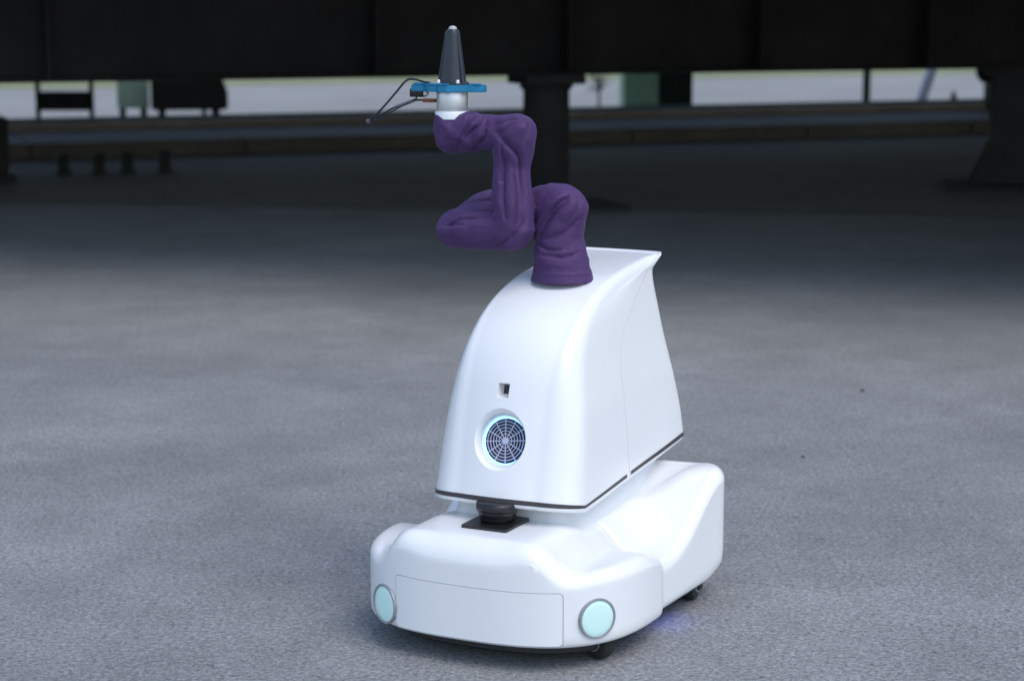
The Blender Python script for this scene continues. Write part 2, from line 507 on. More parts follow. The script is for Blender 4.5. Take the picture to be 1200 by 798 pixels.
for (x, y), lb in zip([(-3.78, 17.25), (-3.50, 17.35), (-3.27, 17.4), (-2.97, 17.5)], stand_labels):
    s = tag(empty('steel_stand', (x, y, 0), SA), lb, 'stand', 'low stands on the shaded floor')
    link('body', boxes([(0, 0, .10, .09, .12, .18)], .005), M['pedestal'], s)
    link('foot', boxes([(0, 0, .008, .14, .16, .016)]), M['pedestal'], s)

# small stones lying on the asphalt
def pebble_mesh(seed, s):
    bm = bmesh.new(); bmesh.ops.create_icosphere(bm, subdivisions=2, radius=s)
    for v in bm.verts:
        v.co *= 1 + 0.35 * noise.noise(v.co / s * 1.3 + Vector((seed * 3.1, 0, 0)))
        v.co.z *= 0.6
    me = bpy.data.meshes.new('pebble'); bm.to_mesh(me); bm.free(); return me
for i, (x, y, s, lb) in enumerate([(1.36, 7.80, .009, 'small dark stone on the asphalt, farther of two right of the robot'),
                                   (0.97, 6.66, .006, 'tiny dark stone on the asphalt, nearer of two right of the robot'),
                                   (-1.28, 4.75, .006, 'tiny dark stone on the asphalt left of the robot')]):
    o = tag(link('stone', pebble_mesh(i, s), M['pebble'], None, 60), lb, 'stone', 'stones on the asphalt')
    o.location = (x, y, s * .45)

# ================================================================== THE ROBOT
robot = empty('inspection_robot', (0.0688, 4.9064, 0), R(-26))
tag(robot, 'white wheeled mobile robot carrying a purple sleeved arm on the asphalt', 'robot')

# ---------------------------------------------------------------- base body
def outline():
    P = []
    n = 2.75
    for i in range(0, 61):                     # right half of the front bow, centre -> side
        t = math.pi / 2 * i / 60
        u = 0.350 * abs(math.sin(t)) ** (2 / n); v = -0.075 - 0.355 * abs(math.cos(t)) ** (2 / n)
        P.append((u, v))
    P += [(0.350, -0.062), (0.3485, -0.052), (0.345, -0.044), (0.339, -0.038), (0.3335, -0.033), (0.332, -0.024)]
    for i in range(1, 15): P.append((0.332 + 0.014 * i / 14, -0.024 + 0.374 * i / 14))
    for i in range(1, 13):                     # rear corner
        t = math.pi / 2 * i / 12
        P.append((0.286 + 0.06 * math.cos(t), 0.35 + 0.08 * math.sin(t)))
    for i in range(1, 9): P.append((0.286 * (1 - i / 8), 0.43 + 0.006 * i / 8))
    left = [(-u, v) for u, v in P[1:-1]][::-1]
    return P + left
OUT = np.array(outline())

def H(u, v):
    au = np.abs(u)
    zc = 0.297 - 0.024 * sstep(-.2, -.06, v) + 0.058 * sstep(0.26, .43, v)
    ze = 0.234 - 0.052 * sstep(-.10, -.015, v) + 0.014 * sstep(-.02, .10, v) * 0 + 0.154 * sstep(.055, .36, v)
    a = 0.160 - 0.018 * sstep(-.25, 0, v); bnd = 0.238 + 0.045 * sstep(-.15, .05, v)
    w = sstep(0, 1, (au - a) / (bnd - a))
    dip = 0.008 * np.exp(-((au - .245) / .034) ** 2) * (1 - sstep(-.06, .04, v))
    return zc * (1 - w) + ze * w - dip

def base_mesh():
    n = len(OUT)
    nx = np.roll(OUT, -1, 0) - np.roll(OUT, 1, 0)
    nrm = np.stack([nx[:, 1], -nx[:, 0]], 1); nrm /= np.linalg.norm(nrm, axis=1)[:, None]
    u, v = OUT[:, 0], OUT[:, 1]
    front = (1 - sstep(-.42, -.36, v)) * (1 - sstep(.08, .20, np.abs(u)))
    r = 0.034 + 0.026 * front
    zb = 0.058 + 0.030 * sstep(.26, .43, v)
    rings = []
    Hedge = H(u, v)
    ztop = Hedge - r
    for ins, dz in ((0.03, 0.0), (0.012, 0.001), (0.005, 0.005), (0.001, 0.013)):
        rings.append(np.column_stack([OUT - nrm * ins, zb + dz]))
    for t in np.linspace(0.12, 1.0, 12):
        z = (zb + .013) * (1 - t) + ztop * t
        rings.append(np.column_stack([OUT, z]))
    Rl = np.linalg.norm(OUT, axis=1)
    OO = OUT
    cosn = np.abs((OUT * nrm).sum(1)) / Rl
    for ph in np.linspace(8, 90, 14):
        d = r * (1 - math.cos(R(ph)))
        k = 1 - d / (Rl * np.maximum(cosn, .5))
        Q = OO * k[:, None]
        rings.append(np.column_stack([Q, H(Q[:, 0], Q[:, 1]) - r * (1 - math.sin(R(ph)))]))
    k0 = 1 - r / (Rl * np.maximum(cosn, .5))
    for t in np.linspace(0, 1, 30)[1:-1]:
        Q = OO * (k0 * (1 - t))[:, None]
        rings.append(np.column_stack([Q, H(Q[:, 0], Q[:, 1])]))
    # relax the top surface so that hood, ledges and scoops flow into each other
    Z = np.array([q[:, 2] for q in rings]); k1 = len(rings) - 28 - 14
    for _ in range(9):
        Zn = Z.copy()
        Zn[k1 + 1:-1] = .5 * Z[k1 + 1:-1] + .25 * (Z[k1:-2] + Z[k1 + 2:])
        Z2 = Zn.copy()
        Z2[k1:] = .5 * Zn[k1:] + .25 * (np.roll(Zn[k1:], 1, 1) + np.roll(Zn[k1:], -1, 1))
        Z = Z2
    for q, zz in zip(rings, Z): q[:, 2] = zz
    V = np.concatenate(rings)
    F = []
    for q in range(len(rings) - 1):
        for i in range(n):
            j = (i + 1) % n
            F.append((q * n + i, q * n + j, (q + 1) * n + j, (q + 1) * n + i))
    c = len(V); V = np.vstack([V, [[0, 0, float(H(0, 0))]]])
    q = len(rings) - 1
    for i in range(n): F.append((q * n + i, q * n + (i + 1) % n, c))
    F.append(tuple(range(n))[::-1])
    return fixn(mesh_from(V, F))
base = link('base_body', base_mesh(), M['white'], robot, 50)

def front_pt(u, z, off):
    n = 2.75
    v = -0.075 - 0.355 * (1 - (abs(u) / .350) ** n) ** (1 / n)
    e = 1e-3
    v2 = -0.075 - 0.355 * (1 - (abs(u + e) / .350) ** n) ** (1 / n)
    t = Vector((e, v2 - v, 0)).normalized(); nn = Vector((t.y, -t.x, 0))
    ins = 0.0
    return Vector((u, v, z)) + nn * (off - ins), nn

def patch(u0, u1, z0, z1, off0, off1, rad, nu=40, nz=14):
    """rounded-corner plate that follows the front bow"""
    loop = []
    for cx, cz, a0 in ((u1 - rad, z1 - rad, 0), (u0 + rad, z1 - rad, 90), (u0 + rad, z0 + rad, 180), (u1 - rad, z0 + rad, 270)):
        for i in range(7):
            a = R(a0 + 15 * i); loop.append((cx + rad * math.cos(a), cz + rad * math.sin(a)))
    # grid columns
    us = np.concatenate([u0 + rad * (1 - np.cos(np.linspace(0, math.pi / 2, 7))), np.linspace(u0 + rad, u1 - rad, nu)[1:-1], u1 - rad + rad * np.sin(np.linspace(0, math.pi / 2, 7))]); nu = len(us)
    def zlim(u):
        d = 0
        if u < u0 + rad: d = rad - math.sqrt(max(rad ** 2 - (u0 + rad - u) ** 2, 0))
        if u > u1 - rad: d = rad - math.sqrt(max(rad ** 2 - (u - u1 + rad) ** 2, 0))
        return z0 + d, z1 - d
    V, F = [], []
    for off in (off0, off1):
        for u in us:
            a, b2 = zlim(u)
            for t in np.linspace(0, 1, nz): V.append(front_pt(u, a + (b2 - a) * t, off)[0])
    m = nu * nz
    for i in range(nu - 1):
        for j in range(nz - 1):
            q = (i * nz + j, i * nz + j + 1, (i + 1) * nz + j + 1, (i + 1) * nz + j)
            F.append(q); F.append(tuple(m + x for x in q))
    bd = [i * nz for i in range(nu)] + [(nu - 1) * nz + j for j in range(1, nz)] + [i * nz + nz - 1 for i in range(nu - 2, -1, -1)] + [j for j in range(nz - 2, 0, -1)]
    for a, c2 in zip(bd, bd[1:] + bd[:1]): F.append((a, c2, m + c2, m + a))
    return fixn(mesh_from(V, F))
link('panel_joint', patch(-.1792, .2382, .064, .1922, -.004, .0005, .011), M['gasket'], base, 35)
link('front_panel', patch(-.177, .236, .0675, .190, -.004, .0017, .009), M['white'], base, 35)

def headlight(u, z):
    p, nn = front_pt(u, z, 0.0022)
    hl = empty('headlight'); hl.parent = robot
    hl.location = p
    hl.rotation_euler = nn.to_track_quat('Z', 'Y').to_euler()
    link('bezel', lathe([(.0475, -.014), (.0475, .0015), (.0468, .0026), (.0430, .0028), (.0418, .001), (.0418, -.014)], 56), M['bezel'], hl, 35)
    link('lens', lathe([(.0419, -.010), (.0419, .0000), (.040, .0010), (.030, .0024), (.015, .0028), (.001, .0030)], 56), M['lens'], hl, 50)
headlight(-.217, .110)
headlight(.296, .125)

# chassis and wheels
def rrect(u0, u1, v0, v1, rad, k=8):
    L = []
    for cx, cy, a0 in ((u1 - rad, v1 - rad, 0), (u0 + rad, v1 - rad, 90), (u0 + rad, v0 + rad, 180), (u1 - rad, v0 + rad, 270)):
        for i in range(k + 1):
            a = R(a0 + 90 * i / k); L.append((cx + rad * math.cos(a), cy + rad * math.sin(a)))
    return L
def loft(loops):
    n = len(loops[0]); V = [p for l in loops for p in l]; F = []
    for q in range(len(loops) - 1):
        for i in range(n): F.append((q * n + i, q * n + (i + 1) % n, (q + 1) * n + (i + 1) % n, (q + 1) * n + i))
    F.append(tuple(range(n))[::-1]); F.append(tuple((len(loops) - 1) * n + i for i in range(n)))
    return fixn(mesh_from(V, F))
CHP = [(x * .875, y * .88) for x, y in OUT]
link('chassis', loft([[(x * .97, y * .97, .026) for x, y in CHP], [(x, y, .034) for x, y in CHP], [(x, y, .0575) for x, y in CHP]]), M['chassis'], robot, 40)
def caster(u, v, rz, big=False):
    c = empty('wheel'); c.parent = robot; c.location = (u, v, 0); c.rotation_euler = (0, 0, rz)
    rad, wd = (.042, .034) if not big else (.046, .045)
    link('tyre', lathe([(rad - .012, -wd / 2), (rad - .003, -wd / 2 + .002), (rad, -wd / 2 + .008), (rad, wd / 2 - .008), (rad - .003, wd / 2 - .002), (rad - .012, wd / 2)], 28, 'X'), M['rubber'], c, 40).location = (0, 0, rad)
    link('rim', lathe([(.022, -wd / 2 - .003), (.022, wd / 2 + .003)], 20, 'X'), M['bezel'], c, 40).location = (0, 0, rad)
    link('fork', boxes([(-wd / 2 - .008, 0, rad + .012, .005, .03, .05), (wd / 2 + .008, 0, rad + .012, .005, .03, .05), (0, 0, rad + .042, wd + .02, .034, .008)]), M['chassis'], c)
for u, v, rz in ((.262, -.235, 1.15), (-.26, -.2, -.2), (.285, .300, .1), (-.26, .30, 0)):
    caster(u, v, rz)
link('underbody_light', boxes([(.312, .10, .0565, .014, .12, .002)]), M['led_under'], robot)

# neck between base and shell
def zshell(v): return 0.348 + 0.036 * (v + .26) / .75
lp = rrect(-.148, .148, -.185, .425, .045)
lpw = rrect(-.165, .165, -.20, .44, .05)
neck = loft([[(x, y, .24) for x, y in lpw], [(x, y, .31) for x, y in lp], [(x, y, .32) for x, y in lp], [(x, y, zshell(y) + .012) for x, y in lp]])
link('neck', neck, M['neck'], robot, 40)

# laser scanner under the shell's front
sc = empty('scanner'); sc.parent = robot; sc.location = (0.006, -.248, 0)
link('plate', loft([[(x, y, .290) for x, y in rrect(-.060, .060, -.075, .055, .006, 3)], [(x, y, .3035) for x, y in rrect(-.059, .059, -.074, .054, .006, 3)]]), M['black'], sc, 35)
link('body', lathe([(.036, .303), (.040, .306), (.043, .312), (.044, .317)], 40), M['black'], sc, 50)
link('window', lathe([(.0435, .317), (.0445, .319), (.0465, .328), (.0465, .330)], 40), M['glossblack'], sc, 50)
link('cap', lathe([(.0475, .330), (.0500, .332), (.0505, .340), (.0500, .347), (.046, .351)], 40), M['black'], sc, 50)

# ---------------------------------------------------------------- body shell
PF = [(-.262, .346), (-.257, .372), (-.236, .46), (-.209, .56), (-.180, .645), (-.138, .712), (-.075, .768), (.006, .808), (.10, .834), (.20, .848), (.32, .858), (.435, .864)]
QR = [(.497, .378), (.495, .402), (.479, .475), (.457, .54), (.440, .600), (.424, .665), (.410, .735), (.399, .79), (.398, .822), (.412, .845), (.437, .859), (.459, .866)]
KS = 12
PFs = [(p.x, p.y) for p in catmull([(a, b2, 0) for a, b2 in PF], KS)]
QRs = [(p.x, p.y) for p in catmull([(a, b2, 0) for a, b2 in QR], KS)]

def halfw(z, v):
    w = np.interp(z, [.34, .45, .56, .66, .75, .81, .87], [.186, .180, .171, .157, .146, .138, .131])
    w = w + 0.008 * (1 - sstep(-.2, .25, v)) * (1 - sstep(.45, .75, z))
    return w + 0.006 * sstep(0, .45, v) * (1 - sstep(.5, .8, z))

def slice_half(i, off=0.0):
    """points (u,v,z) from the front centre round to the rear centre, right half"""
    p = np.array(PFs[i]); q = np.array(QRs[i])
    a = np.array(PFs[max(i - 1, 0)]); c2 = np.array(PFs[min(i + 1, len(PFs) - 1)])
    t = (c2 - a) / np.linalg.norm(c2 - a); nrm = np.array([-t[1], t[0]])       # outward (towards the front / up)
    ln = np.linalg.norm(q - p)
    s = i / (len(PFs) - 1)
    r = min(0.086 * (1 - sstep(.10, .70, s)) + .030 * sstep(.10, .70, s), .42 * ln)
    r2 = min(.022, .3 * ln)
    pts = []
    w0 = .18
    p = p + nrm * off
    for x in np.linspace(0, 1, 14)[:-1]:
        pts.append((x * (w0 - r), *(p - nrm * 0.016 * min(1, ln / .3) * (x ** 2) * (1 - .6 * sstep(.5, .8, s)))))
    pe = p - nrm * 0.016 * min(1, ln / .3) * (1 - .6 * sstep(.5, .8, s))
    for th in np.linspace(0, 90, 11):
        th = R(th)
        pts.append((w0 - r + r * math.sin(th), *(pe - nrm * r * (1 - math.cos(th)))))
    ps = pe - nrm * r
    qs = q - np.array([r2, 0])
    for x in np.linspace(0, 1, 26)[1:]:
        bul = 0.004 * math.sin(math.pi * x)
        pts.append((w0 + bul, *(ps * (1 - x) + qs * x)))
    for th in np.linspace(0, 90, 7)[1:]:
        th = R(th)
        pts.append((w0 - r2 + r2 * math.cos(th), *(qs + np.array([r2 * math.sin(th), 0]))))
    for x in np.linspace(1, 0, 10)[1:]:
        pts.append((x * (w0 - r2), *(q + np.array([0.006 * (1 - x * x), 0]))))
    out = []
    for u, v, z in pts:
        out.append((u / w0 * (float(halfw(z, v)) + off), v, z))
    return out

def slice_loop(i, off=0.0):
    h = slice_half(i, off)
    return h + [(-u, v, z) for u, v, z in h[1:-1]][::-1]

NS = len(PFs)
loops = [slice_loop(i) for i in range(NS)]
# rounded lower lip
low = [(u * .985, v + (.004 if v < 0 else -.004), z - .006) for u, v, z in loops[0]]
low2 = [(u * .94, v + (.014 if v < 0 else -.014), z - .009) for u, v, z in loops[0]]
shell_me = loft([low2, low] + loops)

# cutters: fan recess, sensor notch, panel joints
fan_n = Vector((0, -.965, .262)).normalized()
fan_c = Vector((0, -.2265, .492))
def oriented(me, c, nn, roll=0):
    m = Matrix.Translation(c) @ nn.to_track_quat('Z', 'X').to_matrix().to_4x4()
    me = me.copy(); me.transform(m); return me
fan_cut = oriented(lathe([(.0585, -.048), (.0590, -.030), (.0605, -.018), (.0640, -.009), (.0690, -.003), (.0760, .002), (.088, .0065), (.12, .012), (.13, .04)], 72), fan_c, fan_n)
win_c = Vector((-.002, -.1935, .608)); win_n = Vector((0, -.955, .297)).normalized()
Vw = []
for (x0, x1, y0, y1, zz) in ((-.0135, .0125, -.0125, .0125, -.022), (-.019, .0135, -.026, .0135, .012)):
    Vw += [(x0, y0, zz), (x1, y0, zz), (x1, y1, zz), (x0, y1, zz)]
wc = fixn(mesh_from(Vw, [(0, 1, 2, 3), (4, 5, 6, 7), (0, 1, 5, 4), (1, 2, 6, 5), (2, 3, 7, 6), (3, 0, 4, 7)]))
def frame_mat(c, nn):
    x = Vector((1, 0, 0)); y = nn.cross(x).normalized()
    if y.z < 0: y = -y
    x = y.cross(nn).normalized()
    return Matrix.Translation(c) @ Matrix((x, y, nn)).transposed().to_4x4()
wc.transform(frame_mat(win_c, win_n)); fixn(wc)
seam = catmull([(.113, .350, 0), (.109, .42, 0), (.106, .52, 0), (.110, .625, 0), (.155, .706, 0), (.262, .783, 0), (.352, .832, 0)], 8)
from mathutils.bvhtree import BVHTree
_b = bmesh.new(); _b.from_mesh(shell_me); BVH = BVHTree.FromBMesh(_b); _b.free()
def seam_strip(s):
    V, F = [], []
    for i, p in enumerate(seam):
        t = (seam[min(i + 1, len(seam) - 1)] - seam[max(i - 1, 0)]).normalized(); n2 = Vector((-t.y, t.x, 0))
        for k2 in (-1, 1):
            v, z = p.x + n2.x * .0008 * k2, p.y + n2.y * .0008 * k2
            hit = BVH.ray_cast(Vector((s * .4, v, z)), Vector((-s, 0, 0)))[0]
            if hit is None: return mesh_from(V, F)
            V.append((hit.x + s * .00025, v, z)); V.append((hit.x - s * .003, v, z))
        if i:
            c2 = len(V) - 8; d = len(V) - 4
            F += [(c2, c2 + 2, d + 2, d), (c2, c2 + 1, d + 1, d), (c2 + 2, c2 + 3, d + 3, d + 2)]
    return mesh_from(V, F)
seam_meshes = [seam_strip(1), seam_strip(-1)]
shell_me = boolean_cut(shell_me, [fan_cut, wc])
shell_me.materials.clear()
shell = link('body_shell', shell_me, M['white'], robot, 32)

for sm in seam_meshes:
    link('panel_joint', sm, M['seam'], shell)

# dark trim stripes: follow the shell between two low slices, broken at the panel joint
def stripe(lo, hi, off, side_sel):
    n = len(loops[0])
    A = slice_loop(lo, off); B = slice_loop(hi, off); Ai = slice_loop(lo, -.002); Bi = slice_loop(hi, -.002)
    keep = [side_sel(A[i]) for i in range(n)]
    V = A + B + Ai + Bi; F = []
    for i in range(n):
        j = (i + 1) % n
        if keep[i] and keep[j]:
            F += [(i, j, n + j, n + i), (2 * n + i, 2 * n + j, j, i), (n + i, n + j, 3 * n + j, 3 * n + i)]
    me = mesh_from(V, F)
    bm = bmesh.new(); bm.from_mesh(me)
    bmesh.ops.delete(bm, geom=[v for v in bm.verts if not v.link_faces], context='VERTS')
    bmesh.ops.recalc_face_normals(bm, faces=bm.faces); bm.to_mesh(me); bm.free()
    return me
link('trim_stripe', stripe(3, 9, .0012, lambda p: p[1] < .106), M['stripe'], shell, 40)
link('trim_stripe', stripe(3, 9, .0012, lambda p: p[1] > .118), M['stripe'], shell, 40)

# fan grille in the recess
fan = empty('fan'); fan.parent = robot
fan.matrix_local = frame_mat(fan_c, fan_n)
link('backing', lathe([(.0580, -.0470), (.0580, -.0400)], 56), M['navy'], fan, 40)
link('hub', lathe([(.0085, -.040), (.0085, -.034), (.007, -.0325)], 24), M['grille'], fan, 40)
for rr in (.0165, .024, .0315, .039, .0465):
    link('ring', torus(rr, .00125, 56, 6), M['grille'], fan, 60).location = (0, 0, -.0355)
spm = boxes([(.0295, 0, -.0362, .046, .0021, .0028)])
for i in range(12):
    link('spoke', spm, M['grille'], fan).rotation_euler = (0, 0, R(30 * i + 6))
link('light_ring', torus(.0558, .0022, 64, 8), M['ledblue'], fan, 60).location = (0, 0, -.0385)
# sensor window
sw = link('sensor_window', boxes([(0.001, 0.001, -.0205, .0235, .0215, .002)], .0006), M['window'], robot)
sw.matrix_local = frame_mat(win_c, win_n)

# ---------------------------------------------------------------- arm in its fabric sleeve
CH = [  # (u, v, z, r) chains of round sections
    [(.012, .10, .834, .079), (.012, .10, .850, .075), (.008, .10, .885, .067), (.004, .10, .93, .0605), (.006, .10, .975, .061), (.008, .10, 1.008, .061)],
    [(.020, .095, 1.006, .058), (-.01, .105, 1.006, .061), (-.075, .12, .996, .055), (-.16, .16, .984, .050), (-.225, .195, .985, .052)],
    [(-.225, .195, .985, .052), (-.238, .11, .968, .048), (-.236, .04, .953, .049)],
    [(-.250, .035, .949, .046), (-.20, .02, .951, .049), (-.13, .02, .952, .049), (-.092, .02, .955, .053)],
    [(-.088, .02, .960, .053), (-.086, .022, 1.00, .054), (-.090, .025, 1.06, .049), (-.092, .03, 1.11, .045), (-.086, .03, 1.155, .050), (-.082, .03, 1.188, .050)],
    [(-.078, .03, 1.190, .050), (-.13, .03, 1.190, .043), (-.185, .03, 1.192, .044), (-.205, .03, 1.190, .052)],
    [(-.205, .03, 1.190, .050), (-.245, .03, 1.186, .049)],
    [(-.252, .03, 1.178, .045), (-.254, .03, 1.200, .046), (-.254, .03, 1.232, .041)],
]
CREASES = [
    ([(.068, .045, 1.063), (.016, .045, 1.017), (-.025, .045, .974)], .0085),
    ([(.044, .045, 1.031), (.005, .045, .99), (-.031, .045, .944)], .0075),
    ([(.088, .06, 1.041), (.057, .045, .978)], .0045),
    ([(-.027, .04, .918), (.008, .035, .907), (.051, .04, .911)], .0060),
    ([(-.017, .04, .895), (.042, .04, .892), (.085, .06, .905)], .0055),
    ([(.001, .04, .934), (.05, .04, .949), (.075, .07, .972)], .0050),
    ([(-.107, -.022, 1.186), (-.061, -.022, 1.147), (-.040, -.015, 1.107), (-.036, -.01, 1.026)], .0075),
    ([(-.098, -.022, 1.162), (-.093, -.022, 1.074), (-.084, -.022, .994)], .0065),
    ([(-.066, -.022, 1.106), (-.057, -.022, 1.024), (-.07, -.022, .951)], .0045),
    ([(-.127, -.018, 1.212), (-.077, -.012, 1.23), (-.040, 0, 1.233)], .0070),
    ([(-.091, -.018, 1.193), (-.063, -.018, 1.214), (-.036, 0, 1.227)], .0065),
    ([(-.035, .0, 1.222), (-.033, -.005, 1.206), (-.040, -.012, 1.181)], .0060),
    ([(-.159, .01, 1.24), (-.169, -.018, 1.211), (-.192, -.018, 1.184)], .0085),
    ([(-.150, .0, 1.22), (-.150, -.01, 1.185), (-.173, -.010, 1.155)], .0080),
    ([(-.185, .0, 1.236), (-.194, -.018, 1.204), (-.215, -.018, 1.166)], .0070),
    ([(-.247, -.012, .976), (-.212, -.012, .998), (-.158, 0, 1.003)], .0080),
    ([(-.238, -.022, .966), (-.184, -.022, .984), (-.126, -.022, .998)], .0085),
    ([(-.260, .0, .957), (-.205, -.022, .963)], .0060),
    ([(-.190, .19, 1.03), (-.215, .15, 1.0), (-.240, .1, .985)], .0060),
    ([(-.115, -.01, .918), (-.075, -.015, .94), (-.045, 0, .975)], .0050),
]
def sleeve():
    bm = bmesh.new()
    for ch in CH:
        sub = []
        for a, b2 in zip(ch[:-1], ch[1:]):
            L = (Vector(a[:3]) - Vector(b2[:3])).length; k = max(2, int(L / .008))
            for j in range(k): sub.append([a[x] + (b2[x] - a[x]) * j / k for x in range(4)])
        sub.append(list(ch[-1]))
        for s in sub:
            if ch is CH[0] and s[2] < .90:
                bmesh.ops.create_cone(bm, cap_ends=True, segments=36, radius1=s[3] + .001, radius2=s[3] - .001, depth=.012, matrix=Matrix.Translation(s[:3]))
            elif ch is CH[7] and s[2] > 1.205:
                bmesh.ops.create_cone(bm, cap_ends=True, segments=36, radius1=s[3], radius2=s[3], depth=.012, matrix=Matrix.Translation(s[:3]))
            else:
                bmesh.ops.create_icosphere(bm, subdivisions=3, radius=s[3], matrix=Matrix.Translation(s[:3]))
    me = bpy.data.meshes.new('tmp'); bm.to_mesh(me); bm.free()
    o = bpy.data.objects.new('tmp', me); COL.objects.link(o)
    md = o.modifiers.new('r', 'REMESH'); md.mode = 'VOXEL'; md.voxel_size = .0027
    md2 = o.modifiers.new('s', 'SMOOTH'); md2.iterations = 10; md2.factor = .5
    r = baked(o); bpy.data.objects.remove(o)
    n = len(r.vertices)
    co = np.empty(n * 3); r.vertices.foreach_get('co', co); co = co.reshape(-1, 3)
    nr = np.empty(n * 3); r.vertices.foreach_get('normal', nr); nr = nr.reshape(-1, 3)
    def ridge(q, seed):      # sharp-topped folds
        return np.array([(1 - abs(noise.noise(Vector(x) + Vector((seed, seed * .7, 0))) * 2.0)) for x in q])
    def soft(q, seed):
        return np.array([noise.noise(Vector(x) + Vector((0, seed, seed))) for x in q])
    u, v, z = co[:, 0], co[:, 1], co[:, 2]
    warp = np.stack([soft(co * 9, 1.3), soft(co * 9, 4.1), soft(co * 9, 8.7)], 1) * .018
    P = co + warp
    def aniso(d, fa, fb):
        d = np.array(d, float); d /= np.linalg.norm(d)
        ax = (P @ d)[:, None] * d
        return ax * fa + (P - ax) * fb
    D = np.zeros(n)
    # base: folds lie round the tube, slightly diagonal
    wb = (1 - sstep(.955, 1.0, z)) * sstep(-.09, -.06, u) * sstep(.862, .885, z)
    D += wb * (.0055 * np.clip(ridge(aniso((.35, -.2, 1), 26, 5), 2.2), 0, 1) ** 1.25)
    # shoulder: folds run diagonally down-left
    wsd = sstep(.95, 1.0, z) * sstep(-.12, -.06, u) * (1 - sstep(1.05, 1.1, z)) * sstep(.04, .09, v)
    D += wsd * (.0055 * np.clip(ridge(aniso((.62, 0, .78), 21, 5), 5.1), 0, 1) ** 1.25)
    # elbow link: bunched folds at its left end
    we = (1 - sstep(-.17, -.12, u)) * (1 - sstep(1.03, 1.08, z))
    D += we * (.0055 * np.clip(ridge(aniso((-.30, -.2, .93), 24, 7), 7.7), 0, 1) ** 1.25)
    # forearm: long folds running along the tube
    wf = sstep(-.15, -.12, u) * sstep(.985, 1.03, z) * (1 - sstep(1.16, 1.2, z)) * (1 - sstep(.06, .11, v)) * (1 - sstep(-.04, -.01, u))
    D += wf * (.0030 * np.clip(ridge(aniso((.95, .25, .32), 20, 3.5), 9.4), 0, 1) ** 1.25)
    # upper link and wrist: folds across
    wt = sstep(1.12, 1.16, z)
    D += wt * (.0055 * np.clip(ridge(aniso((.80, .1, .58), 21, 6), 12.6), 0, 1) ** 1.25)
    D += .0012 * soft(co * 22, 3.3) + .0005 * soft(co * 70, 6.3)
    D -= .0022
    # pulled creases in the cloth: a sharp valley with a soft roll on either side
    _b = bmesh.new(); _b.from_mesh(r); bvh = BVHTree.FromBMesh(_b); _b.free()
    for ln, dep in CREASES:
        pl = catmull(ln, 48)
        pts = np.array([tuple(bvh.find_nearest(p)[0]) for p in pl])
        d = np.full(n, 9.0); tt = np.zeros(n)
        for i, p in enumerate(pts):
            dd = np.linalg.norm(co - p, axis=1); m = dd < d
            d[m] = dd[m]; tt[m] = i / (len(pts) - 1)
        tg = np.gradient(pts, axis=0); tg /= np.maximum(np.linalg.norm(tg, axis=1), 1e-9)[:, None]
        idx = np.round(tt * (len(pts) - 1)).astype(int)
        sd = np.einsum('ij,ij->i', np.cross(tg[idx], nr), co - pts[idx])
        fade = np.sin(np.pi * np.clip(.08 + .84 * tt, 0, 1)) ** .6
        near = np.exp(-(np.maximum(d - np.abs(sd), 0) / .014) ** 2)
        D += near * fade * dep * np.where(sd > 0, 1.0 * np.exp(-sd / .020), -1.15 * np.exp(sd / .011))
        D += fade * dep * (-.5 * np.exp(-(d / .0055) ** 2) + .25 * np.exp(-((d - .016) / .009) ** 2))
    # hem welt
    D += .0022 * np.exp(-((z - .853) / .0022) ** 2)
    # relax the relief once over the mesh edges so that folds stay sharp but not scratchy
    ed = np.empty(len(r.edges) * 2, dtype=np.int64); r.edges.foreach_get('vertices', ed); ed = ed.reshape(-1, 2)
    for _ in range(2):
        acc = np.zeros(n); cnt = np.zeros(n)
        np.add.at(acc, ed[:, 0], D[ed[:, 1]]); np.add.at(acc, ed[:, 1], D[ed[:, 0]])
        np.add.at(cnt, ed[:, 0], 1); np.add.at(cnt, ed[:, 1], 1)
        D = .5 * D + .5 * acc / np.maximum(cnt, 1)
    D *= sstep(.826, .835, z) * (1 - sstep(1.228, 1.236, z))
    co = co + nr * D[:, None]
    r.vertices.foreach_set('co', co.reshape(-1)); r.update()
    # cloth planes: collapse to large uneven facets, then soften their edges slightly
    o = bpy.data.objects.new('tmp', r); COL.objects.link(o)
    d1 = o.modifiers.new('d', 'DECIMATE'); d1.ratio = 2600 / max(len(r.polygons) * 2, 1)
    d2 = o.modifiers.new('u', 'SUBSURF'); d2.subdivision_type = 'SIMPLE'; d2.levels = 2; d2.render_levels = 2
    d3 = o.modifiers.new('s', 'SMOOTH'); d3.factor = .5; d3.iterations = 3
    r2 = baked(o); bpy.data.objects.remove(o)
    return r2
arm = link('robot_arm', sleeve(), M['fabric'], robot, 75)

FU, FV = -.254, .03
link('collar', lathe([(.0425, 1.222), (.0425, 1.238), (.041, 1.2405)], 44), M['whitering'], robot, 40).location = (FU, FV, 0)
link('tool_flange', lathe([(.0375, 1.238), (.0385, 1.240), (.0385, 1.286), (.037, 1.290)], 44), M['steel'], robot, 40).location = (FU, FV, 0)

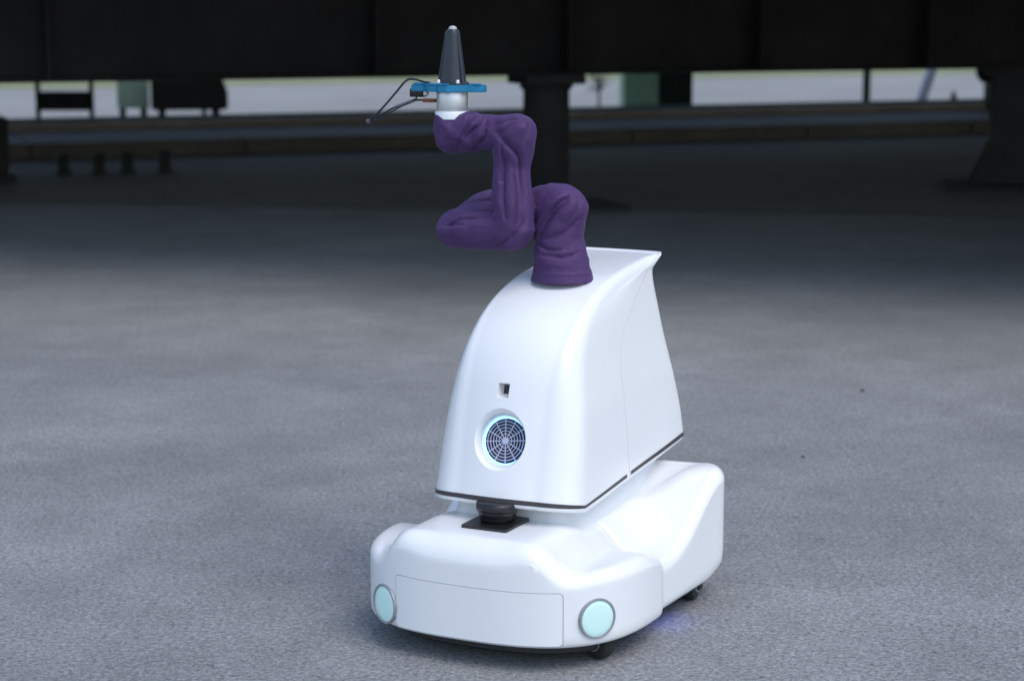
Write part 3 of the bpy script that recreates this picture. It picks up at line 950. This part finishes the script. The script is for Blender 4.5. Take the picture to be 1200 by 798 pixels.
# blue bracket: centre disc with a left arm, a right arm and two front lobes
def bracket():
    L = [(-.100, -.026), (-.086, -.030), (-.066, -.028), (-.058, -.036), (-.040, -.046), (-.018, -.048), (-.010, -.056), (.014, -.056), (.022, -.044),
         (.034, -.038), (.046, -.026), (.062, -.022), (.080, -.018), (.090, -.010), (.092, .006), (.084, .018), (.060, .022), (.046, .034), (.026, .046), (0, .050),
         (-.026, .046), (-.046, .034), (-.060, .026), (-.086, .026), (-.100, .020)]
    n = len(L)
    V = [(x, y, 1.288) for x, y in L] + [(x, y, 1.305) for x, y in L]
    F = [tuple(range(n)), tuple(range(n, 2 * n))] + [(i, (i + 1) % n, n + (i + 1) % n, n + i) for i in range(n)]
    me = fixn(mesh_from(V, F)); bm = bmesh.new(); bm.from_mesh(me)
    bmesh.ops.bevel(bm, geom=[e for e in bm.edges if abs(e.verts[0].co.z - e.verts[1].co.z) < 1e-6], offset=.0018, segments=2, affect='EDGES')
    bm.to_mesh(me); bm.free(); return me
br = link('sensor_bracket', bracket(), M['blue'], robot, 35)
br.location = (FU, FV, 0)
for x, y in ((-.078, -.018), (.072, -.008), (-.03, -.036), (.004, -.045)):
    link('rib', boxes([(x, y - .006, 1.3065, .026, .012, .005)], .0015), M['blue'], br)
an = empty('antenna'); an.parent = robot; an.location = (FU + .002, FV, 0)
link('mount', lathe([(.040, 1.304), (.040, 1.309), (.035, 1.3125)], 40), M['antenna'], an, 40)
# cone: round core with flattened facets and two side ribs
def cone():
    V, F = [], []; n = 40
    zs = [1.308, 1.32, 1.34, 1.36, 1.38, 1.40, 1.42, 1.432, 1.4385]
    for z in zs:
        t = (z - 1.308) / .1305; r0 = .0325 * (1 - t) + .0165 * t - (.003 if z == zs[-1] else 0)
        for i in range(n):
            a = 2 * math.pi * i / n
            rr = r0 * (1 + .025 * math.cos(4 * (a - R(35))))
            V.append((rr * math.cos(a), rr * math.sin(a), z))
    for k2 in range(len(zs) - 1):
        for i in range(n): F.append((k2 * n + i, k2 * n + (i + 1) % n, (k2 + 1) * n + (i + 1) % n, (k2 + 1) * n + i))
    F.append(tuple(range(n))); F.append(tuple((len(zs) - 1) * n + i for i in range(n)))
    return fixn(mesh_from(V, F))
link('cone', cone(), M['antenna'], an, 50)
for s in (-1, 1):
    a0, a1 = Vector((s * .0325, -.010, 1.309)), Vector((s * .0162, -.004, 1.432))
    link('rib', tube([a0, a0.lerp(a1, .5), a1], [.0042, .0035, .0024], 10), M['antenna'], an, 50)
link('tip', lathe([(.0105, 1.437), (.0102, 1.441), (.0080, 1.4445), (.0045, 1.4465), (.0008, 1.447)], 24), M['greytip'], an, 60)
for x, y in ((-.0215, -.034), (.0285, -.029)):
    link('bolt', lathe([(.0048, 1.309), (.0048, 1.3155), (.0036, 1.3175)], 12), M['steel'], an, 40).location = (x, y, 0)

# sensor block and connectors hanging under the bracket's left arm
blk = link('sensor_block', boxes([(-.347, .028, 1.2835, .036, .03, .021)], .003), M['black'], robot, 30)
link('plug', boxes([(-.322, .022, 1.2855, .008, .016, .016)], .001), M['whitering'], blk)
link('connector', boxes([(-.308, .012, 1.2655, .034, .014, .009)], .002), M['orange'], robot, 30)

# cables
cA = catmull([(-.306, .012, 1.3085), (-.325, .012, 1.311), (-.350, .012, 1.3165), (-.372, .012, 1.313), (-.400, .012, 1.285), (-.430, .012, 1.254), (-.458, .012, 1.228), (-.480, .012, 1.211)], 8)
link('cable', tube(cA, .0026, 8), M['cable'], robot, 60)
cB = catmull([(-.318, .012, 1.2655), (-.342, .012, 1.266), (-.372, .012, 1.258), (-.405, .012, 1.247), (-.440, .012, 1.229), (-.480, .012, 1.208)], 8)
link('cable', tube(cB, .0024, 8), M['cable'], robot, 60)
cC = catmull([(-.352, .026, 1.272), (-.348, .014, 1.268), (-.365, .010, 1.259), (-.40, .010, 1.243), (-.442, .010, 1.222), (-.481, .010, 1.2095)], 8)
link('cable', tube(cC, .0021, 8), M['cable'], robot, 60)
link('cable_sheath', tube(catmull([(-.352, .012, 1.2645), (-.378, .012, 1.2555), (-.402, .012, 1.2475)], 5), .0042, 10), M['sheath'], robot, 60)
link('cable_tie', lathe([(.0055, -.004), (.0055, .004)], 12, 'X'), M['sheath'], robot, 40).location = (-.480, .011, 1.210)
